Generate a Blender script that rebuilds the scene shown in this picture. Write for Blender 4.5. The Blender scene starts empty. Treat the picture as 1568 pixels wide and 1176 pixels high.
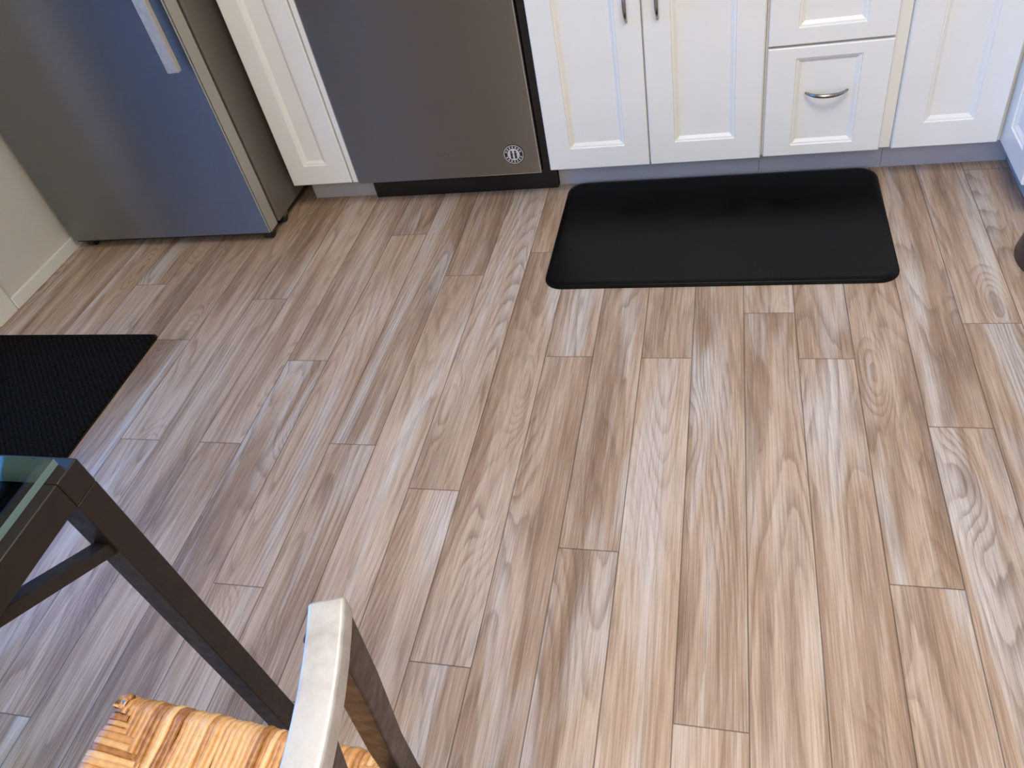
import bpy, math, random
from mathutils import Matrix, Vector
random.seed(7)
D=bpy.data; SC=bpy.context.scene
SC.view_settings.view_transform='Standard'
SC.view_settings.look='None'

# ------------------------------------------------------------ helpers
def s2l(c):
    return tuple(((v/255)/12.92 if v/255<=.04045 else (((v/255)+.055)/1.055)**2.4) for v in c)+(1,)
class NT:
    def __init__(s,name):
        s.m=D.materials.new(name); s.m.use_nodes=True
        s.t=s.m.node_tree; s.t.nodes.clear()
        s.out=s.t.nodes.new('ShaderNodeOutputMaterial')
    def n(s,typ,ins=None,**kw):
        nd=s.t.nodes.new('ShaderNode'+typ)
        for k,v in kw.items(): setattr(nd,k,v)
        for k,v in (ins or {}).items():
            if isinstance(v,bpy.types.NodeSocket): s.t.links.new(v,nd.inputs[k])
            else: nd.inputs[k].default_value=v
        return nd
    def math(s,op,a,b=None,c=None,clamp=False):
        ins={0:a}
        if b is not None: ins[1]=b
        if c is not None: ins[2]=c
        nd=s.n('Math',ins,operation=op,use_clamp=clamp); return nd.outputs[0]
    def mr(s,v,a,b,c,d,smooth=False):
        nd=s.n('MapRange',{0:v,1:a,2:b,3:c,4:d})
        if smooth: nd.interpolation_type='SMOOTHSTEP'
        return nd.outputs[0]
    def mix(s,f,a,b,blend='MIX'):
        nd=s.t.nodes.new('ShaderNodeMix'); nd.data_type='RGBA'; nd.blend_type=blend
        for i,v in ((0,f),(6,a),(7,b)):
            if isinstance(v,bpy.types.NodeSocket): s.t.links.new(v,nd.inputs[i])
            else: nd.inputs[i].default_value=v
        return nd.outputs[2]
    def ramp(s,f,stops):
        nd=s.t.nodes.new('ShaderNodeValToRGB'); s.t.links.new(f,nd.inputs[0])
        cr=nd.color_ramp
        while len(cr.elements)<len(stops): cr.elements.new(.5)
        for e,(p,c) in zip(cr.elements,stops): e.position=p; e.color=c
        return nd.outputs[0]
    def fin(s,sh):
        s.t.links.new(sh,s.out.inputs[0]); return s.m
    def bsdf(s,**kw):
        b=s.t.nodes.new('ShaderNodeBsdfPrincipled')
        for k,v in kw.items():
            k=k.replace('_',' ')
            if isinstance(v,bpy.types.NodeSocket): s.t.links.new(v,b.inputs[k])
            else: b.inputs[k].default_value=v
        return b.outputs[0]
    def bump(s,h,st,dist=.001):
        return s.n('Bump',{'Strength':st,'Distance':dist,'Height':h}).outputs[0]

def painted(name,col,rough=.5,noise=.03,spec=.5,bump=0,scale=8):
    t=NT(name); co=t.n('TexCoord').outputs['Object']
    nz=t.n('TexNoise',{'Vector':co,'Scale':scale,'Detail':2.}).outputs[0]
    c=s2l(col); d=tuple(x*(1-noise*4) for x in c[:3])+(1,)
    kw=dict(Base_Color=t.mix(t.mr(nz,.3,.7,0,1),d,c),Roughness=rough,Specular_IOR_Level=spec)
    if bump: kw['Normal']=t.bump(t.n('TexNoise',{'Vector':co,'Scale':400.,'Detail':2.}).outputs[0],bump,.001)
    return t.fin(t.bsdf(**kw))

def emp(name,loc=(0,0,0)):
    e=D.objects.new(name,None); e.location=loc; e.empty_display_size=.1
    SC.collection.objects.link(e); return e
def meshobj(name,verts,faces,mat,parent=None,smooth=False,bevel=0,seg=2,mats=None,fm=None):
    me=D.meshes.new(name); me.from_pydata([tuple(v) for v in verts],[],faces)
    me.update()
    for m in (mats or [mat]): me.materials.append(m)
    if fm: 
        for p,i in zip(me.polygons,fm): p.material_index=i
    o=D.objects.new(name,me); SC.collection.objects.link(o)
    if smooth:
        for p in me.polygons:p.use_smooth=True
    if bevel:
        b=o.modifiers.new('b','BEVEL'); b.width=bevel;b.segments=seg;b.limit_method='ANGLE';b.angle_limit=math.radians(40)
        if not smooth:
            for p in me.polygons:p.use_smooth=True
            o.modifiers.new('w','WEIGHTED_NORMAL')
    if parent:
        o.parent=parent; o.matrix_parent_inverse=Matrix.Translation(parent.location).inverted()
    return o
BF=[(0,3,2,1),(4,5,6,7),(0,1,5,4),(1,2,6,5),(2,3,7,6),(3,0,4,7)]
def box(name,x0,x1,y0,y1,z0,z1,mat,parent=None,bevel=0,seg=2):
    x0,x1=min(x0,x1),max(x0,x1);y0,y1=min(y0,y1),max(y0,y1)
    v=[(x0,y0,z0),(x1,y0,z0),(x1,y1,z0),(x0,y1,z0),(x0,y0,z1),(x1,y0,z1),(x1,y1,z1),(x0,y1,z1)]
    return meshobj(name,v,BF,mat,parent,bevel=bevel,seg=seg)
def sweep(name,pts,w,h,mat,parent=None,side=(1,0,0),bevel=0,n=4,smooth=False,rad=None):
    V=[];F=[];pts=[Vector(p) for p in pts]
    for i,p in enumerate(pts):
        t=(pts[min(i+1,len(pts)-1)]-pts[max(i-1,0)]).normalized()
        s=Vector(side); s=(s-t*s.dot(t)).normalized(); u=t.cross(s)
        k=rad[i] if rad else 1
        if n==4:
            for a,b in ((-1,-1),(1,-1),(1,1),(-1,1)): V.append(p+s*a*w/2*k+u*b*h/2*k)
        else:
            for j in range(n):
                a=2*math.pi*j/n; V.append(p+s*math.cos(a)*w*k+u*math.sin(a)*h*k)
    for i in range(len(pts)-1):
        for j in range(n):
            F.append((i*n+j,i*n+(j+1)%n,(i+1)*n+(j+1)%n,(i+1)*n+j))
    F.append(tuple(range(n))[::-1]); F.append(tuple(range((len(pts)-1)*n,len(pts)*n)))
    return meshobj(name,V,F,mat,parent,smooth=smooth,bevel=bevel)
def lathe(name,prof,c,mat,parent=None,n=48):
    V=[];F=[]
    for r,z in prof:
        for j in range(n):
            a=2*math.pi*j/n;V.append((c[0]+r*math.cos(a),c[1]+r*math.sin(a),c[2]+z))
    for i in range(len(prof)-1):
        for j in range(n):
            F.append((i*n+j,i*n+(j+1)%n,(i+1)*n+(j+1)%n,(i+1)*n+j))
    return meshobj(name,V,F,mat,parent,smooth=True)
def rrect(x0,x1,y0,y1,r,seg=8):
    P=[]
    for cx,cy,a0 in ((x1-r,y1-r,0),(x0+r,y1-r,90),(x0+r,y0+r,180),(x1-r,y0+r,270)):
        for i in range(seg+1):
            a=math.radians(a0+90*i/seg); P.append((cx+r*math.cos(a),cy+r*math.sin(a)))
    return P
def rings(name,R,mat,parent=None,cap=True,smooth=False,bevel=0):
    n=len(R[0]);V=[p for r in R for p in r];F=[]
    for i in range(len(R)-1):
        for j in range(n): F.append((i*n+j,i*n+(j+1)%n,(i+1)*n+(j+1)%n,(i+1)*n+j))
    if cap: F.append(tuple(range(n))[::-1]);F.append(tuple(range((len(R)-1)*n,len(R)*n)))
    return meshobj(name,V,F,mat,parent,smooth=smooth,bevel=bevel)

# ------------------------------------------------------------ materials
def floor_mat():
    t=NT('oak_plank')
    uv=t.n('UVMap',uv_map='plank').outputs[0]      # metres across / along, already offset per plank
    sx=t.n('SeparateXYZ',{0:uv}); u,v=sx.outputs[0],sx.outputs[1]
    sd=t.n('UVMap',uv_map='seed').outputs[0]
    ss=t.n('SeparateXYZ',{0:sd}); s1,s2=ss.outputs[0],ss.outputs[1]
    edge=t.n('UVMap',uv_map='edge').outputs[0]
    se=t.n('SeparateXYZ',{0:edge}); ds=se.outputs[0]
    W=t.math('MULTIPLY',s1,53.)
    def vec(a,b,off=0.):
        return t.n('CombineXYZ',{0:t.math('MULTIPLY',u,float(a)),1:t.math('MULTIPLY',v,float(b)),2:t.math('ADD',W,off)}).outputs[0]
    def noise(a,b,det=2.,rough=.5,dist=0.,wo=0.):
        return t.n('TexNoise',{'Vector':vec(a,b,wo),'Scale':1.,'Detail':det,'Roughness':rough,'Distortion':dist}).outputs[0]
    vo=t.n('TexVoronoi',{'Vector':vec(6.0,1.7),'Scale':1.,'Randomness':1.},feature='F1').outputs['Distance']
    kn=t.mr(vo,0.,.32,1.,0.,True)
    kcore=t.mr(vo,.02,.13,1.,0.,True)
    wob=noise(50,7,2.,.6,0.,3.3)
    n1=noise(6.2,.6,1.,.3,0.,1.7)
    f=t.math('ADD',t.math('MULTIPLY',n1,34.),t.math('MULTIPLY',kn,5.5))
    f=t.math('ADD',f,t.math('MULTIPLY',wob,.8))
    f=t.math('ADD',f,t.math('MULTIPLY',u,9.))
    saw=t.math('FRACT',f)
    ringm=t.math('MULTIPLY',t.mr(saw,0.,.10,0.,1.),t.mr(saw,.10,.55,1.,0.))
    fib=noise(430,9,2.,.65,0,9.2)
    mid=noise(80,1.8,3.,.6,.2,11.4)
    tone2=noise(22,1.7,2.,.55,.5,15.1)
    tone=noise(9,1.2,2.,.5,.5,13.6)
    rmask=t.mr(tone2,.42,.62,1.,.28)
    light=noise(14,1.3,2.,.5,.7,21.5)
    pl=t.mr(s2,0.,1.,-.05,.05)
    tt=t.math('ADD',t.math('ADD',t.math('MULTIPLY',tone,.6),t.math('MULTIPLY',tone2,.4)),pl)
    col=t.ramp(tt,[(.32,s2l((142,114,90))),(.43,s2l((171,142,115))),(.50,s2l((187,160,134))),(.58,s2l((199,174,150))),(.70,s2l((210,192,173)))])
    col=t.mix(t.mr(light,.53,.68,0.,.72),col,s2l((213,206,198)))
    col=t.mix(t.mr(light,.44,.30,0.,.45),col,s2l((134,106,86)))
    col=t.mix(t.math('MULTIPLY',t.math('MULTIPLY',ringm,rmask),.55),col,s2l((110,84,66)))
    col=t.mix(t.mr(mid,.36,.58,.24,0.),col,s2l((128,102,82)))
    col=t.mix(t.mr(mid,.54,.70,0.,.14),col,s2l((224,212,198)))
    col=t.mix(t.mr(fib,.36,.50,.34,0.),col,s2l((118,95,77)))
    col=t.mix(t.mr(fib,.52,.66,0.,.18),col,s2l((230,219,207)))
    col=t.mix(t.math('MULTIPLY',kcore,.55),col,s2l((96,74,58)))
    col=t.mix(t.mr(s2,.6,1.,0.,.16),col,s2l((200,162,126)))
    seam=t.mr(ds,.0005,.0015,.8,0.)
    col=t.mix(seam,col,s2l((72,54,43)))
    rough=t.mr(fib,.3,.7,.48,.38)
    h=t.math('ADD',t.math('MULTIPLY',fib,.25),t.mr(ds,0.,.002,-1.,0.))
    return t.fin(t.bsdf(Base_Color=col,Roughness=rough,Specular_IOR_Level=.45,Normal=t.bump(h,.2,.0008)))

def steel_mat(name,col,rough=.33,an=1.,rot=.25):
    t=NT(name);co=t.n('TexCoord').outputs['Object']
    mp=t.n('Mapping',{'Vector':co,'Scale':(1.5,1.5,900.)}).outputs[0]
    nz=t.n('TexNoise',{'Vector':mp,'Scale':1.,'Detail':2.}).outputs[0]
    c=s2l(col)
    bc=t.mix(t.mr(nz,.3,.7,0,.2),c,tuple(x*.75 for x in c[:3])+(1,))
    tg=t.n('Tangent',direction_type='RADIAL',axis='Z').outputs[0]
    return t.fin(t.bsdf(Base_Color=bc,Metallic=1.,Roughness=rough,Anisotropic=an,Anisotropic_Rotation=rot,Tangent=tg))
M={}
M['floor']=floor_mat()
M['white']=painted('cabinet_white',(238,236,229),.33,.008)
M['wall']=painted('wall_paint',(214,208,193),.6,.012,bump=.1,scale=2)
M['trim']=painted('trim_white',(232,228,216),.4,.01)
M['ceil']=painted('ceiling_paint',(240,239,235),.8,.01)
M['toe']=painted('toe_kick_grey',(190,190,195),.5,.02)
M['black']=painted('black_plastic',(16,15,15),.4,.02)
M['gasket']=painted('gasket_dark',(38,35,33),.6,.02)
M['fsteel']=steel_mat('fridge_steel',(160,162,164),.46)
M['dsteel']=steel_mat('dishwasher_steel',(172,165,157),.54)
M['fside']=painted('fridge_side_grey',(112,104,94),.45,.01)
M['fedge']=painted('fridge_door_edge',(168,163,150),.35,.01)
M['counter']=painted('countertop_stone',(200,195,188),.25,.06,scale=60)
def metal(name,col,rough,spec=1.):
    t=NT(name);co=t.n('TexCoord').outputs['Object']
    nz=t.n('TexNoise',{'Vector':co,'Scale':60.,'Detail':3.}).outputs[0]
    c=s2l(col)
    return t.fin(t.bsdf(Base_Color=t.mix(t.mr(nz,.35,.7,0,.5),c,tuple(x*.7 for x in c[:3])+(1,)),Metallic=spec,Roughness=t.mr(nz,.3,.7,rough*.8,rough*1.2)))
M['nickel']=metal('brushed_nickel',(170,166,160),.25)
M['handle']=metal('handle_steel',(196,190,178),.5,.5)
M['frame']=metal('dark_bronze_paint',(42,36,33),.42,.3)
M['cframe']=metal('chair_metal_dark',(60,51,45),.42,.5)
def worn_lit_rail():  # mottled worn silver, with ceiling reflection painted in as a paler tone
    t=NT('chair_rail_worn_lit_silver');co=t.n('TexCoord').outputs['Object']
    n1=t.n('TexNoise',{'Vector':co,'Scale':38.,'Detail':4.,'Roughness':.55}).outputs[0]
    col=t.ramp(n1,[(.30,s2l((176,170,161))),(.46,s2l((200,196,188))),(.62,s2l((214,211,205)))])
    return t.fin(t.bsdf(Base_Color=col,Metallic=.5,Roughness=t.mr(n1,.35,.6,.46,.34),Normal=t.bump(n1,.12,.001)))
M['ctop']=worn_lit_rail()
def mat_rubber():
    t=NT('anti_fatigue_vinyl');co=t.n('TexCoord').outputs['Object']
    nz=t.n('TexNoise',{'Vector':co,'Scale':220.,'Detail':2.}).outputs[0]
    n2=t.n('TexNoise',{'Vector':co,'Scale':7.,'Detail':4.,'Roughness':.6}).outputs[0]
    vor=t.n('TexVoronoi',{'Vector':co,'Scale':55.}).outputs['Distance']
    speck=t.mr(vor,.03,.07,1.,0.)
    gate=t.mr(t.n('TexNoise',{'Vector':co,'Scale':15.}).outputs[0],.52,.58,0,1)
    col=t.mix(t.mr(n2,.3,.7,0,1),s2l((8,8,8)),s2l((14,15,14)))
    col=t.mix(t.math('MULTIPLY',t.math('MULTIPLY',speck,gate),.35),col,s2l((140,150,150)))
    return t.fin(t.bsdf(Base_Color=col,Roughness=t.mr(n2,.3,.7,.26,.40),Specular_IOR_Level=.14,Normal=t.bump(nz,.2,.0008)))
M['mat']=mat_rubber()
def mat_door():
    t=NT('doormat_pile');co=t.n('TexCoord').outputs['Object']
    nz=t.n('TexNoise',{'Vector':co,'Scale':260.,'Detail':3.}).outputs[0]
    wv=t.n('TexWave',{'Vector':co,'Scale':34.,'Distortion':2.,'Detail':2.,'Detail Scale':3.},wave_type='BANDS',bands_direction='DIAGONAL').outputs[0]
    col=t.mix(t.math('MULTIPLY',t.mr(nz,.3,.7,0,1),t.mr(wv,0,1,.55,1.)),s2l((7,7,7)),s2l((46,43,40)))
    h=t.math('ADD',nz,t.math('MULTIPLY',wv,.5))
    return t.fin(t.bsdf(Base_Color=col,Roughness=.95,Specular_IOR_Level=.0,Normal=t.bump(h,.9,.004)))
M['dmat']=mat_door()
def glass(name,tint=(.86,.93,.92,1),gl=.1):
    t=NT(name)
    tr=t.n('BsdfTransparent',{'Color':tint}).outputs[0]
    g=t.n('BsdfGlossy',{'Color':(1,1,1,1),'Roughness':.02}).outputs[0]
    lw=t.n('Fresnel',{'IOR':1.5}).outputs[0]
    mx=t.n('MixShader',{0:lw,1:tr,2:g}).outputs[0]
    return t.fin(mx)
M['glass']=glass('table_glass',(.80,.88,.87,1))
M['wglass']=glass('window_glass',(.97,.98,.98,1))
M['gedge']=painted('glass_edge_green',(118,140,136),.15,.02)
def rush():
    t=NT('rush_cord')
    col=t.n('Attribute',attribute_name='tone').outputs['Fac']
    co=t.n('TexCoord').outputs['Object']
    nz=t.n('TexNoise',{'Vector':co,'Scale':130.,'Detail':2.}).outputs[0]
    f=t.math('ADD',t.math('MULTIPLY',col,.6),t.math('MULTIPLY',nz,.4))
    c=t.ramp(f,[(.15,s2l((150,98,54))),(.45,s2l((206,152,96))),(.8,s2l((236,194,140)))])
    return t.fin(t.bsdf(Base_Color=c,Roughness=.4,Specular_IOR_Level=.5,Normal=t.bump(nz,.5,.001)))
M['rush']=rush()
M['bowl']=painted('bowl_brown',(62,42,38),.35,.03)

# ------------------------------------------------------------ floor (planks)
XS,PW,PL=.105,.116,1.22
joints={8:-.573,7:-.883,6:-1.247,5:-.688,4:-1.75,3:-1.527,2:-.688,1:-1.22,0:-.684,-1:-1.475,-2:-1.098,-3:-.352,-4:-.982,-5:-1.36,-6:-.703,-7:-.992,-8:-.443,-9:-.991,-10:-.62,-11:-1.1,-12:-.36,-13:-.8}
FX0,FX1,FY0,FY1=-1.82,2.62,-5.1,.70
V=[];F=[];UVp=[];UVe=[];SD=[]
k0=math.floor((FX0-XS)/PW);k1=math.ceil((FX1-XS)/PW)
rnd=random.Random(23)
for k in range(k0,k1):
    xa,xb=max(XS+k*PW,FX0),min(XS+(k+1)*PW,FX1)
    j=joints.get(k,rnd.uniform(-1.3,0))
    a=j-PL*5
    while a<FY1:
        b=a+PL
        ya,yb=max(a,FY0),min(b,FY1)
        if yb>ya+.01:
            s1,s2,ou,ov=rnd.random(),rnd.random(),rnd.uniform(0,3),rnd.uniform(0,8)
            q=.004
            i0=len(V)
            V+= [(xa,ya,0),(xb,ya,0),(xb,yb,0),(xa,yb,0),(xa+q,ya+q,0),(xb-q,ya+q,0),(xb-q,yb-q,0),(xa+q,yb-q,0)]
            for fi in [(4,5,6,7),(0,1,5,4),(1,2,6,5),(2,3,7,6),(3,0,4,7)]:
                F.append(tuple(i0+x for x in fi))
                for x in fi:
                    vx,vy,_=V[i0+x]
                    UVp.append((vx-xa+ou,vy-a+ov)); d=0 if x<4 else q
                    UVe.append((d,d)); SD.append((s1,s2))
        a=b
fl=meshobj('floor',V,F,M['floor'])
me=fl.data
for nm in ('plank','edge','seed'): me.uv_layers.new(name=nm)
for nm,src in (('plank',UVp),('edge',UVe),('seed',SD)):
    ly=me.uv_layers[nm]
    flat=[c for p in src for c in p]
    ly.data.foreach_set('uv',flat)
me.update()

# ------------------------------------------------------------ room shell
WX=-1.675
def wall(n,*a,m='wall'): return box(n,*a,M[m])
DY0,DY1=-1.42,-.56      # door opening
NY0,NY1=-2.75,-1.80     # unseen side window, run to the floor to reflect blue in the dishwasher
wl=emp('wall_left',(WX,-1,0))
for i,(a,b,c,d) in enumerate([(DY1,.70,0,2.5),(DY0,DY1,2.08,2.5),(NY1,DY0,0,2.5),(NY0,NY1,0,.06),(NY0,NY1,2.1,2.5),(-5.1,NY0,0,2.5)]):
    box('wall_left_part_%d'%i,WX-.12,WX,a,b,c,d,M['wall'],wl)
wall('wall_back',WX-.12,2.62,.62,.70,0,2.5)
wall('wall_right',2.5,2.62,-5.1,.62,0,2.5)
wf=emp('wall_front',(0,-5,0))
for i,(a,b,c,d) in enumerate([(WX,-.9,0,2.5),(1.6,2.5,0,2.5),(-.9,1.6,0,.7),(-.9,1.6,2.15,2.5)]):
    box('wall_front_part_%d'%i,a,b,-5.1,-5.0,c,d,M['wall'],wf)
wall('ceiling',WX-.12,2.62,-5.1,.70,2.5,2.6,m='ceil')
def window(name,axis,p0,a0,a1,z0,z1):
    e=emp(name,((a0+a1)/2,p0,z0) if axis=='y' else (p0,(a0+a1)/2,z0))
    def bx(n,a,b,c,d,t0,t1,m):
        if axis=='y': return box(n,a,b,p0-t1,p0-t0,c,d,m,e)
        return box(n,p0-t1,p0-t0,a,b,c,d,m,e)
    w=.05
    bx('frame_1',a0,a0+w,z0,z1,.02,.08,M['trim']);bx('frame_2',a1-w,a1,z0,z1,.02,.08,M['trim'])
    bx('frame_3',a0+w,a1-w,z0,z0+w,.02,.08,M['trim']);bx('frame_4',a0+w,a1-w,z1-w,z1,.02,.08,M['trim'])
    if axis=='y': bx('mullion',a0+w,a1-w,(z0+z1)/2-.02,(z0+z1)/2+.02,.03,.07,M['trim'])
    bx('pane',a0+w,a1-w,z0+w,z1-w,.045,.055,M['wglass'])
window('window_1','y',-5.0,-.9,1.6,.7,2.15)
window('window_2','x',WX,NY0,NY1,.06,2.1)
d=emp('door_1',(WX,-1,0))
a0,a1=DY0+.04,DY1-.04
box('jamb_1',WX-.12,WX,DY0,a0,0,2.08,M['trim'],d);box('jamb_2',WX-.12,WX,a1,DY1,0,2.08,M['trim'],d);box('head',WX-.12,WX,a0,a1,2.04,2.08,M['trim'],d)
box('stile_1',WX-.07,WX-.03,a0,a0+.07,.005,2.04,M['trim'],d);box('stile_2',WX-.07,WX-.03,a1-.07,a1,.005,2.04,M['trim'],d)
box('rail_1',WX-.07,WX-.03,a0+.07,a1-.07,.005,.09,M['trim'],d);box('rail_2',WX-.07,WX-.03,a0+.07,a1-.07,1.94,2.04,M['trim'],d)
box('pane',WX-.055,WX-.045,a0+.07,a1-.07,.09,1.94,M['wglass'],d)
box('trim_1',WX,WX+.012,DY1,-.475,0,2.16,M['trim'],bevel=.003)
box('trim_2',WX,WX+.012,DY0-.085,DY0,0,2.16,M['trim'],bevel=.003)
box('trim_3',WX,WX+.012,DY0,DY1,2.08,2.16,M['trim'],bevel=.003)
box('baseboard_left',WX,WX+.014,-.473,.62,0,.045,M['trim'],bevel=.004)
box('added_blue_ground',-14,WX-.13,-14,8,-.2,-.1,painted('blue_tint_ground',(40,120,210),.6,.04))  # unseen ground added outside the door, blue to tint the steel reflections

# ------------------------------------------------------------ cabinets
def panel(name,a0,a1,z0,z1,st,rb,rt,parent,mapf,th=.02):
    def rect(i,dep,ia=None,ib=None,it=None):
        l=i if ia is None else ia
        b=i if ib is None else ib; tt=i if it is None else it
        return [mapf(a0+l,z0+b,dep),mapf(a1-l,z0+b,dep),mapf(a1-l,z1-tt,dep),mapf(a0+l,z1-tt,dep)]
    R=[rect(0,th),rect(0,.0025),rect(.0025,0),
       rect(0,0,st,rb,rt),rect(0,.004,st+.002,rb+.002,rt+.002),rect(0,.0045,st+.006,rb+.006,rt+.006),
       rect(0,.010,st+.014,rb+.014,rt+.014)]
    V=[p for r in R for p in r];F=[]
    for i in range(len(R)-1):
        for j in range(4):F.append((i*4+j,i*4+(j+1)%4,(i+1)*4+(j+1)%4,(i+1)*4+j))
    F.append((0,3,2,1));F.append(tuple(range(24,28)))
    return meshobj(name,V,F,M['white'],parent)
mf=lambda a,z,d:(a,d,z)
TK=.105
def carcass(name,x0,x1,yb=.615):
    e=emp(name,((x0+x1)/2,.3,0))
    box('carcass',x0,x1,.0215,yb,.108,.875,M['white'],e)
    box('toe_kick',x0,x1,TK,yb-.02,0,.108,M['toe'],e)
    return e
def pull(name,c,L,vert,parent):
    P=[];Rr=[]
    n=14
    for i in range(n+1):
        s=i/n*2-1
        dep=.026*(1-abs(s)**2.6)
        a=s*L/2
        P.append((c[0],-dep+.001,c[1]+a) if vert else (c[0]+a,-dep+.001,c[1]))
        Rr.append(.75+.55*(1-s*s))
    sweep(name,P,.0042,.0042,M['nickel'],parent,side=(1,0,0) if vert else (0,0,1),n=12,smooth=True,rad=Rr)
c=carcass('base_cabinet',-.832,-.602)
panel('door',-.830,-.624,.110,.86,.062,.066,.066,c,mf)
box('filler',-.620,-.603,.004,.0215,.108,.875,M['white'],c,bevel=.002)
c=carcass('base_cabinet',.021,.6155)
panel('door_1',.0225,.3125,.110,.70,.066,.064,.064,c,mf)
panel('door_2',.3165,.6125,.110,.70,.068,.064,.064,c,mf)
panel('false_front',.0225,.6125,.706,.862,.066,.035,.035,c,mf)
pull('pull_1',(.276,.562),.1,True,c);pull('pull_2',(.354,.562),.1,True,c)
c=carcass('drawer_cabinet',.6165,.9435)
panel('drawer_1',.621,.913,.112,.407,.068,.030,.028,c,mf)
panel('drawer_2',.621,.913,.413,.66,.068,.040,.030,c,mf)
panel('drawer_3',.621,.913,.666,.862,.068,.030,.030,c,mf)
pull('pull_1',(.768,.287),.1,False,c);pull('pull_2',(.768,.60),.1,False,c);pull('pull_3',(.768,.765),.1,False,c)
c=carcass('base_cabinet',.9445,1.26)
panel('door',.944,1.192,.114,.862,.066,.068,.066,c,mf)
RX=1.200
c=emp('base_cabinet',(1.5,-.1,0))
box('carcass',RX+.0215,1.82,-.21,.019,.108,.875,M['white'],c)
box('carcass_back',1.262,1.82,.019,.615,.108,.875,M['white'],c)
box('toe_kick',RX+.062,1.80,-.21,.60,0,.108,M['toe'],c)
panel('door',-.008,.205,.114,.862,.05,.062,.066,c,lambda a,z,d:(RX+d,-a,z))
ct=emp('countertop',(.5,.3,.88))
box('slab',-.835,1.82,-.028,.617,.8765,.915,M['counter'],ct,bevel=.004)
box('slab_return',1.175,1.82,-.215,-.0285,.8765,.915,M['counter'],ct,bevel=.004)

# ------------------------------------------------------------ dishwasher
dw=emp('dishwasher',(-.3,.3,0))
box('tub',-.599,.018,.045,.60,.10,.87,M['black'],dw)
box('door',-.597,-.003,-.004,.044,.106,.865,M['dsteel'],dw,bevel=.004,seg=3)
box('side_seal',-.001,.018,.012,.045,.106,.865,M['black'],dw)
box('toe_panel',-.597,.018,.085,.12,.002,.099,M['black'],dw)
def txt(name,s,loc,size,mat,parent,ext=.0003):
    cu=D.curves.new(name,'FONT');cu.body=s;cu.size=size;cu.extrude=ext;cu.align_x='CENTER';cu.align_y='CENTER'
    o=D.objects.new(name,cu);o.location=loc;o.rotation_euler=(math.pi/2,0,0);SC.collection.objects.link(o)
    o.data.materials.append(mat)
    bpy.context.view_layer.update()
    dg=bpy.context.evaluated_depsgraph_get()
    me=D.meshes.new_from_object(o.evaluated_get(dg)); mw=o.matrix_world.copy()
    D.objects.remove(o)
    me.transform(mw); me.materials.clear(); me.materials.append(mat)
    ob=D.objects.new(name,me);SC.collection.objects.link(ob)
    ob.parent=parent; ob.matrix_parent_inverse=Matrix.Translation(parent.location).inverted()
M['logo']=metal('etched_logo',(150,142,134),.5)
txt('etched_wordmark','washer',(-.293,-.0041,.187),.017,M['logo'],dw)
mg=emp('round_magnet',(-.078,-.004,.174))
def disc(name,r,y0,y1,mat,c=(-.078,.174),r0=0):
    n=48;V=[];F=[]
    prof=[(r0,y0),(r0,y1),(r,y1),(r,y0)] if r0 else [(0.0001,y0),(0.0001,y1),(r,y1),(r,y0)]
    for rr,y in prof:
        for j in range(n):
            a=2*math.pi*j/n;V.append((c[0]+rr*math.cos(a),y,c[1]+rr*math.sin(a)))
    for i in range(4):
        for j in range(n):
            F.append((i*n+j,i*n+(j+1)%n,((i+1)%4)*n+(j+1)%n,((i+1)%4)*n+j))
    meshobj(name,V,F,mat,mg)
M['mwhite']=painted('magnet_white',(205,200,195),.4,.02)
M['mblack']=painted('magnet_black',(30,28,28),.4,.02)
disc('base',.031,-.0045,-.0065,M['mblack'])
disc('ring',.0295,-.0064,-.0069,M['mwhite'],r0=.0275)
disc('centre',.0185,-.0064,-.0070,M['mwhite'])
for i in range(16):
    a=2*math.pi*i/16
    if i in (0,8):continue
    cx,cz=-.078+.0228*math.cos(a),.174+.0228*math.sin(a)
    box('letter_%d'%i,cx-.0020,cx+.0020,-.0069,-.0064,cz-.0024,cz+.0024,M['mwhite'],mg)
for sgn in (-1,1):
    cx=-.078+sgn*.006
    disc('figure_head_%d'%(sgn+1),.0032,-.0069,-.0074,M['mblack'],c=(cx,.174+.009))
    V=[(cx-.004,-.0074,.174+.005),(cx+.004,-.0074,.174+.005),(cx+.0028,-.0074,.174-.004),(cx+.0035,-.0074,.174-.013),(cx-.0035,-.0074,.174-.013),(cx-.0028,-.0074,.174-.004)]
    meshobj('figure_body_%d'%(sgn+1),V+[(x,-.0069,z) for x,_,z in V],[(5,4,3,2,1,0)]+[(i,(i+1)%6,(i+1)%6+6,i+6) for i in range(6)],M['mblack'],mg)

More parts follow.
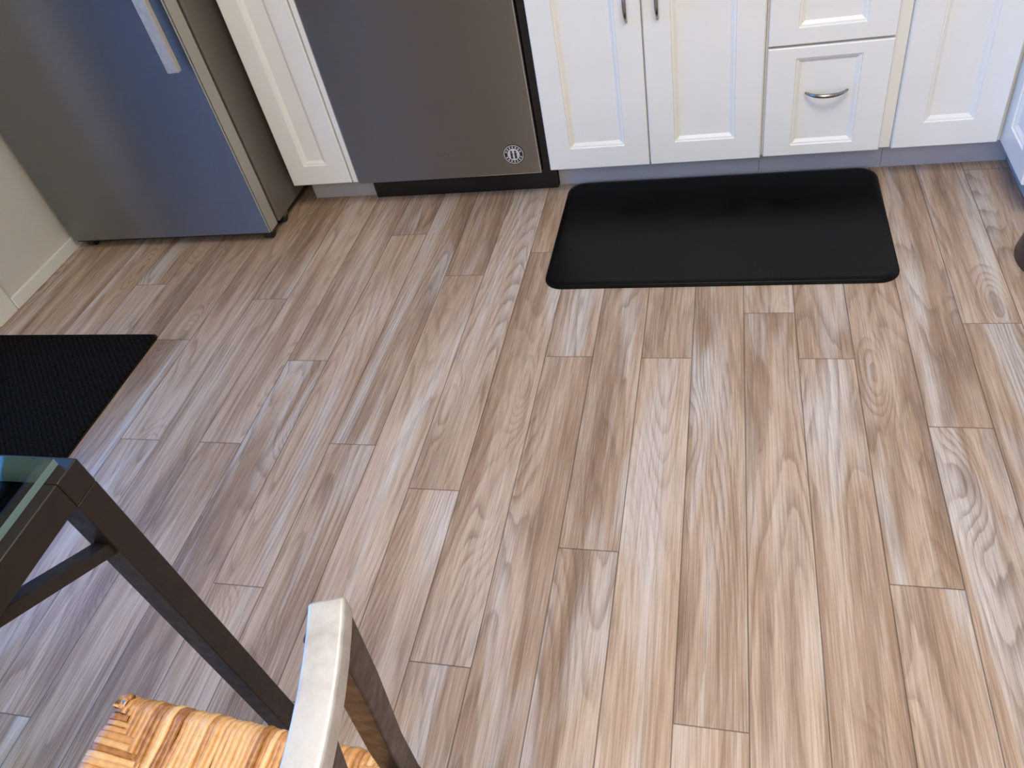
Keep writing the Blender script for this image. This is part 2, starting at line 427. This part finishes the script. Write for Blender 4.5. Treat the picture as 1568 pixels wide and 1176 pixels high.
# ------------------------------------------------------------ refrigerator
fr=emp('refrigerator',(-1.25,.2,0))
FL,FR_,FYf=-1.640,-.872,-.160
box('body',FL+.004,FR_-.004,-.085,.60,.035,1.74,M['fside'],fr,bevel=.004)
box('gasket',FL+.012,FR_-.012,-.097,-.085,.05,1.73,M['gasket'],fr)
box('door',FL,FR_-.001,FYf,-.097,.040,1.735,M['fsteel'],fr,bevel=.006,seg=4)
box('door_side_trim',FR_-.0012,FR_+.0010,FYf+.006,-.108,.043,1.73,M['fedge'],fr)
box('door_bottom_cap',FL+.006,FR_-.006,FYf+.008,-.10,.034,.041,M['gasket'],fr)
box('kick_grille',FL+.03,FR_-.03,-.11,-.08,.012,.036,M['black'],fr)
for i,(x,y) in enumerate([(FL+.035,-.12),(FR_-.035,-.12),(FR_-.03,-.03),(FL+.035,.5),(FR_-.035,.5)]):
    V=[];n=20
    for xx in (x-.014,x+.014):
        for j in range(n):
            a=2*math.pi*j/n;V.append((xx,y+.0165*math.cos(a),.0172+.0165*math.sin(a)))
    F=[(j,(j+1)%n,n+(j+1)%n,n+j) for j in range(n)]+[tuple(range(n))[::-1],tuple(range(n,2*n))]
    meshobj('caster_%d'%i,V,F,M['gasket'],fr)
    box('caster_bracket_%d'%i,x-.018,x+.018,y-.01,y+.018,.022,.036,M['fside'],fr)
HX=-.900
box('handle',HX-.020,HX+.016,-.212,-.194,.585,1.56,M['handle'],fr,bevel=.003)
for i,z in enumerate((.82,1.5)): box('handle_standoff_%d'%i,HX-.010,HX+.010,-.195,-.159,z-.015,z+.015,M['handle'],fr,bevel=.002)

# ------------------------------------------------------------ mats
km=emp('kitchen_mat',(.49,-.16,0))
def ringz(r,z,ins): return [(x,y,z) for x,y in rrect(.054+ins,.932-ins,-.424+ins,.098-ins,r-ins)]
rings('pad',[ringz(.05,0.0,0),ringz(.05,.003,0),ringz(.05,.0045,.003),ringz(.05,.007,.0035),ringz(.05,.0085,.006),ringz(.05,.010,.011),ringz(.05,.011,.016)],M['mat'],km,smooth=False)
dm=emp('door_mat',(-1.36,-.9,0))
def ringd(z,i): return [(x,y,z) for x,y in rrect(-1.655+i,-1.058-i,-1.45+i,-.604-i,.02-i)]
rings('pile',[ringd(0,0),ringd(.006,0),ringd(.008,.004)],M['dmat'],dm)
rings('rubber_edge',[[(x,y,0) for x,y in rrect(-1.660,-1.053,-1.455,-.599,.022)],[(x,y,.003) for x,y in rrect(-1.660,-1.053,-1.455,-.599,.022)]],M['black'],dm)

# ------------------------------------------------------------ pet bowl
pb=emp('pet_bowl',(1.318,-.35,0))
lathe('bowl',[(.001,.0),(.132,.0),(.134,.004),(.122,.060),(.116,.068),(.110,.066),(.104,.05),(.09,.015),(.001,.012)],(1.318,-.35,0),M['bowl'],pb)

# ------------------------------------------------------------ dining table
tb=emp('dining_table',(-.5,-2.2,0))
TX1,TY1,TX0,TY0=-.130,-1.617,-.95,-2.85
L=.035
box('rail_right',TX1-L,TX1,TY0+L,TY1-L,.695,.733,M['frame'],tb,bevel=.002)
box('rail_left',TX0,TX0+L,TY0+L,TY1-L,.695,.733,M['frame'],tb,bevel=.002)
box('rail_far',TX0,TX1,TY1-L,TY1,.695,.733,M['frame'],tb,bevel=.002)
box('rail_near',TX0,TX1,TY0,TY0+L,.695,.733,M['frame'],tb,bevel=.002)
gl=box('glass_top',TX0+.016,TX1-.016,TY0+.012,TY1-.010,.7335,.7425,M['glass'],tb)
gl.data.materials.append(M['gedge'])
for p in gl.data.polygons:
    if abs(p.normal.z)<.5:p.material_index=1
i=0
for x in (TX0,TX1-L):
    for y in (TY0,TY1-L):
        i+=1
        box('leg_%d'%i,x,x+L,y,y+L,0,.695,M['frame'],tb,bevel=.002)
        xc=x+L/2; sy=-1 if y>-2 else 1
        yc=y+L/2
        sweep('brace_%d'%i,[(xc,yc+sy*.010,.610),(xc,yc+sy*.16,.697)],.022,.016,M['frame'],tb,side=(1,0,0),bevel=.001)
        box('foot_%d'%i,x-.001,x+L+.001,y-.001,y+L+.001,0,.006,M['black'],tb)

# ------------------------------------------------------------ dining chair
ch=emp('dining_chair',(.02,-1.96,0))
SX0,SX1,SY0,SY1=-.164,.190,-2.17,-1.750
ym=(SY0+SY1)/2
for nm,sg in (('far',1),('near',-1)):
    yo=(SY1-ym)
    f=lambda p:(p[0],ym+sg*p[1],p[2])
    pts=[(.232,yo-.030,0),(.207,yo-.032,.25),(.203,yo-.034,.43),(.222,yo-.044,.55),(.258,yo-.060,.72),(.282,yo-.073,.840)]
    sweep('back_post_'+nm,[f(p) for p in pts],.025,.025,M['cframe'],ch,side=(0,1,0),bevel=.0025)
    box('front_leg_'+nm,SX0+.006,SX0+.030,f((0,yo-.016,0))[1],f((0,yo-.040,0))[1],0,.425,M['cframe'],ch,bevel=.0025)
    sweep('side_stretcher_'+nm,[f((SX0+.02,yo-.028,.2)),f((.208,yo-.028,.2))],.018,.018,M['cframe'],ch,side=(0,0,1),bevel=.002)
yo=(SY1-ym)-.073
rail=[]
for i in range(17):
    s=-1+2*i/16
    rail.append((.282+.026*(1-s*s),ym+s*(yo+.012),.845))
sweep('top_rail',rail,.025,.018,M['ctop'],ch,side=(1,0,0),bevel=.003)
for i,s in enumerate((-.22,0,.22)):
    yy=ym+s*.3
    sweep('splat_%d'%i,[(.214,yy,.47),(.240,yy,.58),(.275,yy,.70),(.306,yy,.839)],.022,.008,M['cframe'],ch,side=(0,1,0),bevel=.001)
sweep('lower_back_rail',[(.212,SY0+.04,.475),(.212,SY1-.04,.475)],.02,.02,M['cframe'],ch,side=(1,0,0),bevel=.002)
box('front_stretcher',SX0+.008,SX0+.026,SY0+.04,SY1-.04,.26,.278,M['cframe'],ch,bevel=.002)
V=[];F=[];T=[]
W_,H_=SX1-SX0,SY1-SY0
def cord(pts,r,tone):
    n=6;b=len(V);P=[Vector(p) for p in pts]
    for i,p in enumerate(P):
        t=(P[min(i+1,len(P)-1)]-P[max(i-1,0)]).normalized()
        s=Vector((-t.y,t.x,0)) if abs(t.z)<.95 else sd_
        s=(s-t*s.dot(t)).normalized();u=t.cross(s)
        for j in range(n):
            a=2*math.pi*j/n;V.append(p+s*math.cos(a)*r*1.05+u*math.sin(a)*r);T.append(tone)
    for i in range(len(P)-1):
        for j in range(n):F.append((b+i*n+j,b+i*n+(j+1)%n,b+(i+1)*n+(j+1)%n,b+(i+1)*n+j))
sp=.0072
half=min(W_,H_)/2
for side in range(4):
    Ln=H_ if side in (0,2) else W_
    n=int(Ln/sp)
    for i in range(n):
        s=(i+.5)*Ln/n
        inl=min(s,Ln-s,half)+.003+random.uniform(-.001,.003)
        r=sp*.56*random.uniform(.8,1.28);tone=random.random()
        pts=[];RR=.015
        jig=random.uniform(-.0010,.0010)
        ph=random.uniform(0,6.28)
        prof=[(.03,-2*RR),(RR*.3,-2*RR*.97),(-.001,-RR*1.3),(0,-RR*.7),(RR*.35,-RR*.18),(RR,0)]
        m=7
        for q in range(1,m+1):
            a=RR+(max(inl,RR+.002)-RR)*q/m
            prof.append((a,-.016*(a/half)**1.2*1.0+ .0012*math.sin(a*60+ph)))
        puff=.004*math.sin(math.pi*s/Ln)+random.uniform(-.0008,.0008)
        for a,z in prof:
            zz=.452+z+puff
            ss=s+jig*math.sin(a*35+ph)
            if side==0:p=(SX0+a,SY0+ss,zz);sd_=Vector((0,1,0))
            if side==2:p=(SX1-a,SY0+ss,zz);sd_=Vector((0,1,0))
            if side==1:p=(SX0+ss,SY1-a,zz);sd_=Vector((1,0,0))
            if side==3:p=(SX0+ss,SY0+a,zz);sd_=Vector((1,0,0))
            pts.append(p)
        cord(pts,r,tone)
ang=math.radians(-4);cx0,cy0=SX0,SY1
def rot(p): 
    x,y=p[0]-cx0,p[1]-cy0
    return (cx0+x*math.cos(ang)-y*math.sin(ang),cy0+x*math.sin(ang)+y*math.cos(ang),p[2])
V=[rot(p) for p in V]
st=meshobj('rush_seat',V,F,M['rush'],ch,smooth=True)
at=st.data.attributes.new('tone','FLOAT','POINT')
at.data.foreach_set('value',T)
meshobj('seat_underlay',[rot(p) for z in (.424,.432) for p in ((SX0+.012,SY0+.012,z),(SX1-.012,SY0+.012,z),(SX1-.012,SY1-.012,z),(SX0+.012,SY1-.012,z))],BF,M['rush'],ch)

# ------------------------------------------------------------ lights
def ceil_lamp(name,x,y,s,power,col=(1,.945,.87)):  # unseen fixture added to brighten the room and wash the floor
    e=emp(name,(x,y,2.5))
    box('housing',x-s/2-.02,x+s/2+.02,y-s/2-.02,y+s/2+.02,2.47,2.499,M['trim'],e,bevel=.004)
    la=D.lights.new(name+'_light','AREA');la.shape='SQUARE';la.size=s;la.energy=power;la.color=col
    o=D.objects.new('lamp',la);o.location=(x,y,2.465);SC.collection.objects.link(o)
    o.parent=e;o.matrix_parent_inverse=Matrix.Translation(e.location).inverted()
ceil_lamp('ceiling_light',.7,-1.6,.9,43)
ceil_lamp('ceiling_light',.4,-3.6,.9,35)
w=D.worlds.new('sky');SC.world=w;w.use_nodes=True
nt=w.node_tree;nt.nodes.clear()
o=nt.nodes.new('ShaderNodeOutputWorld');b=nt.nodes.new('ShaderNodeBackground')
tc=nt.nodes.new('ShaderNodeTexCoord');sp_=nt.nodes.new('ShaderNodeSeparateXYZ');rp=nt.nodes.new('ShaderNodeValToRGB')
# sky colour shaped: strong blue on the left tints the steel, pale neutral elsewhere
mr=nt.nodes.new('ShaderNodeMapRange');mr.inputs[1].default_value=-1;mr.inputs[2].default_value=1
nt.links.new(tc.outputs['Generated'],sp_.inputs[0])
nt.links.new(sp_.outputs[0],mr.inputs[0]);nt.links.new(mr.outputs[0],rp.inputs[0])
nt.links.new(rp.outputs[0],b.inputs[0]);nt.links.new(b.outputs[0],o.inputs[0])
rp.color_ramp.elements[0].color=(.02,.60,2.0,1);rp.color_ramp.elements[0].position=.18
rp.color_ramp.elements[1].color=(.60,.59,.56,1);rp.color_ramp.elements[1].position=.42
b.inputs[1].default_value=5.4

# ------------------------------------------------------------ camera
cam=D.cameras.new('camera');co=D.objects.new('camera',cam);SC.collection.objects.link(co)
R=((0.9649183,0.1933807,-0.1775852),(0.0128950,-0.7104756,-0.7036037),(-0.2622333,0.6766302,-0.6880446))
Mx=Matrix(((R[0][0],-R[1][0],-R[2][0],.5221924),(R[0][1],-R[1][1],-R[2][1],-2.0236941),(R[0][2],-R[1][2],-R[2][2],1.2652918),(0,0,0,1)))
co.matrix_world=Mx
cam.sensor_width=36;cam.sensor_fit='HORIZONTAL';cam.lens=36*1235.45/1632;cam.clip_start=.02
SC.camera=co
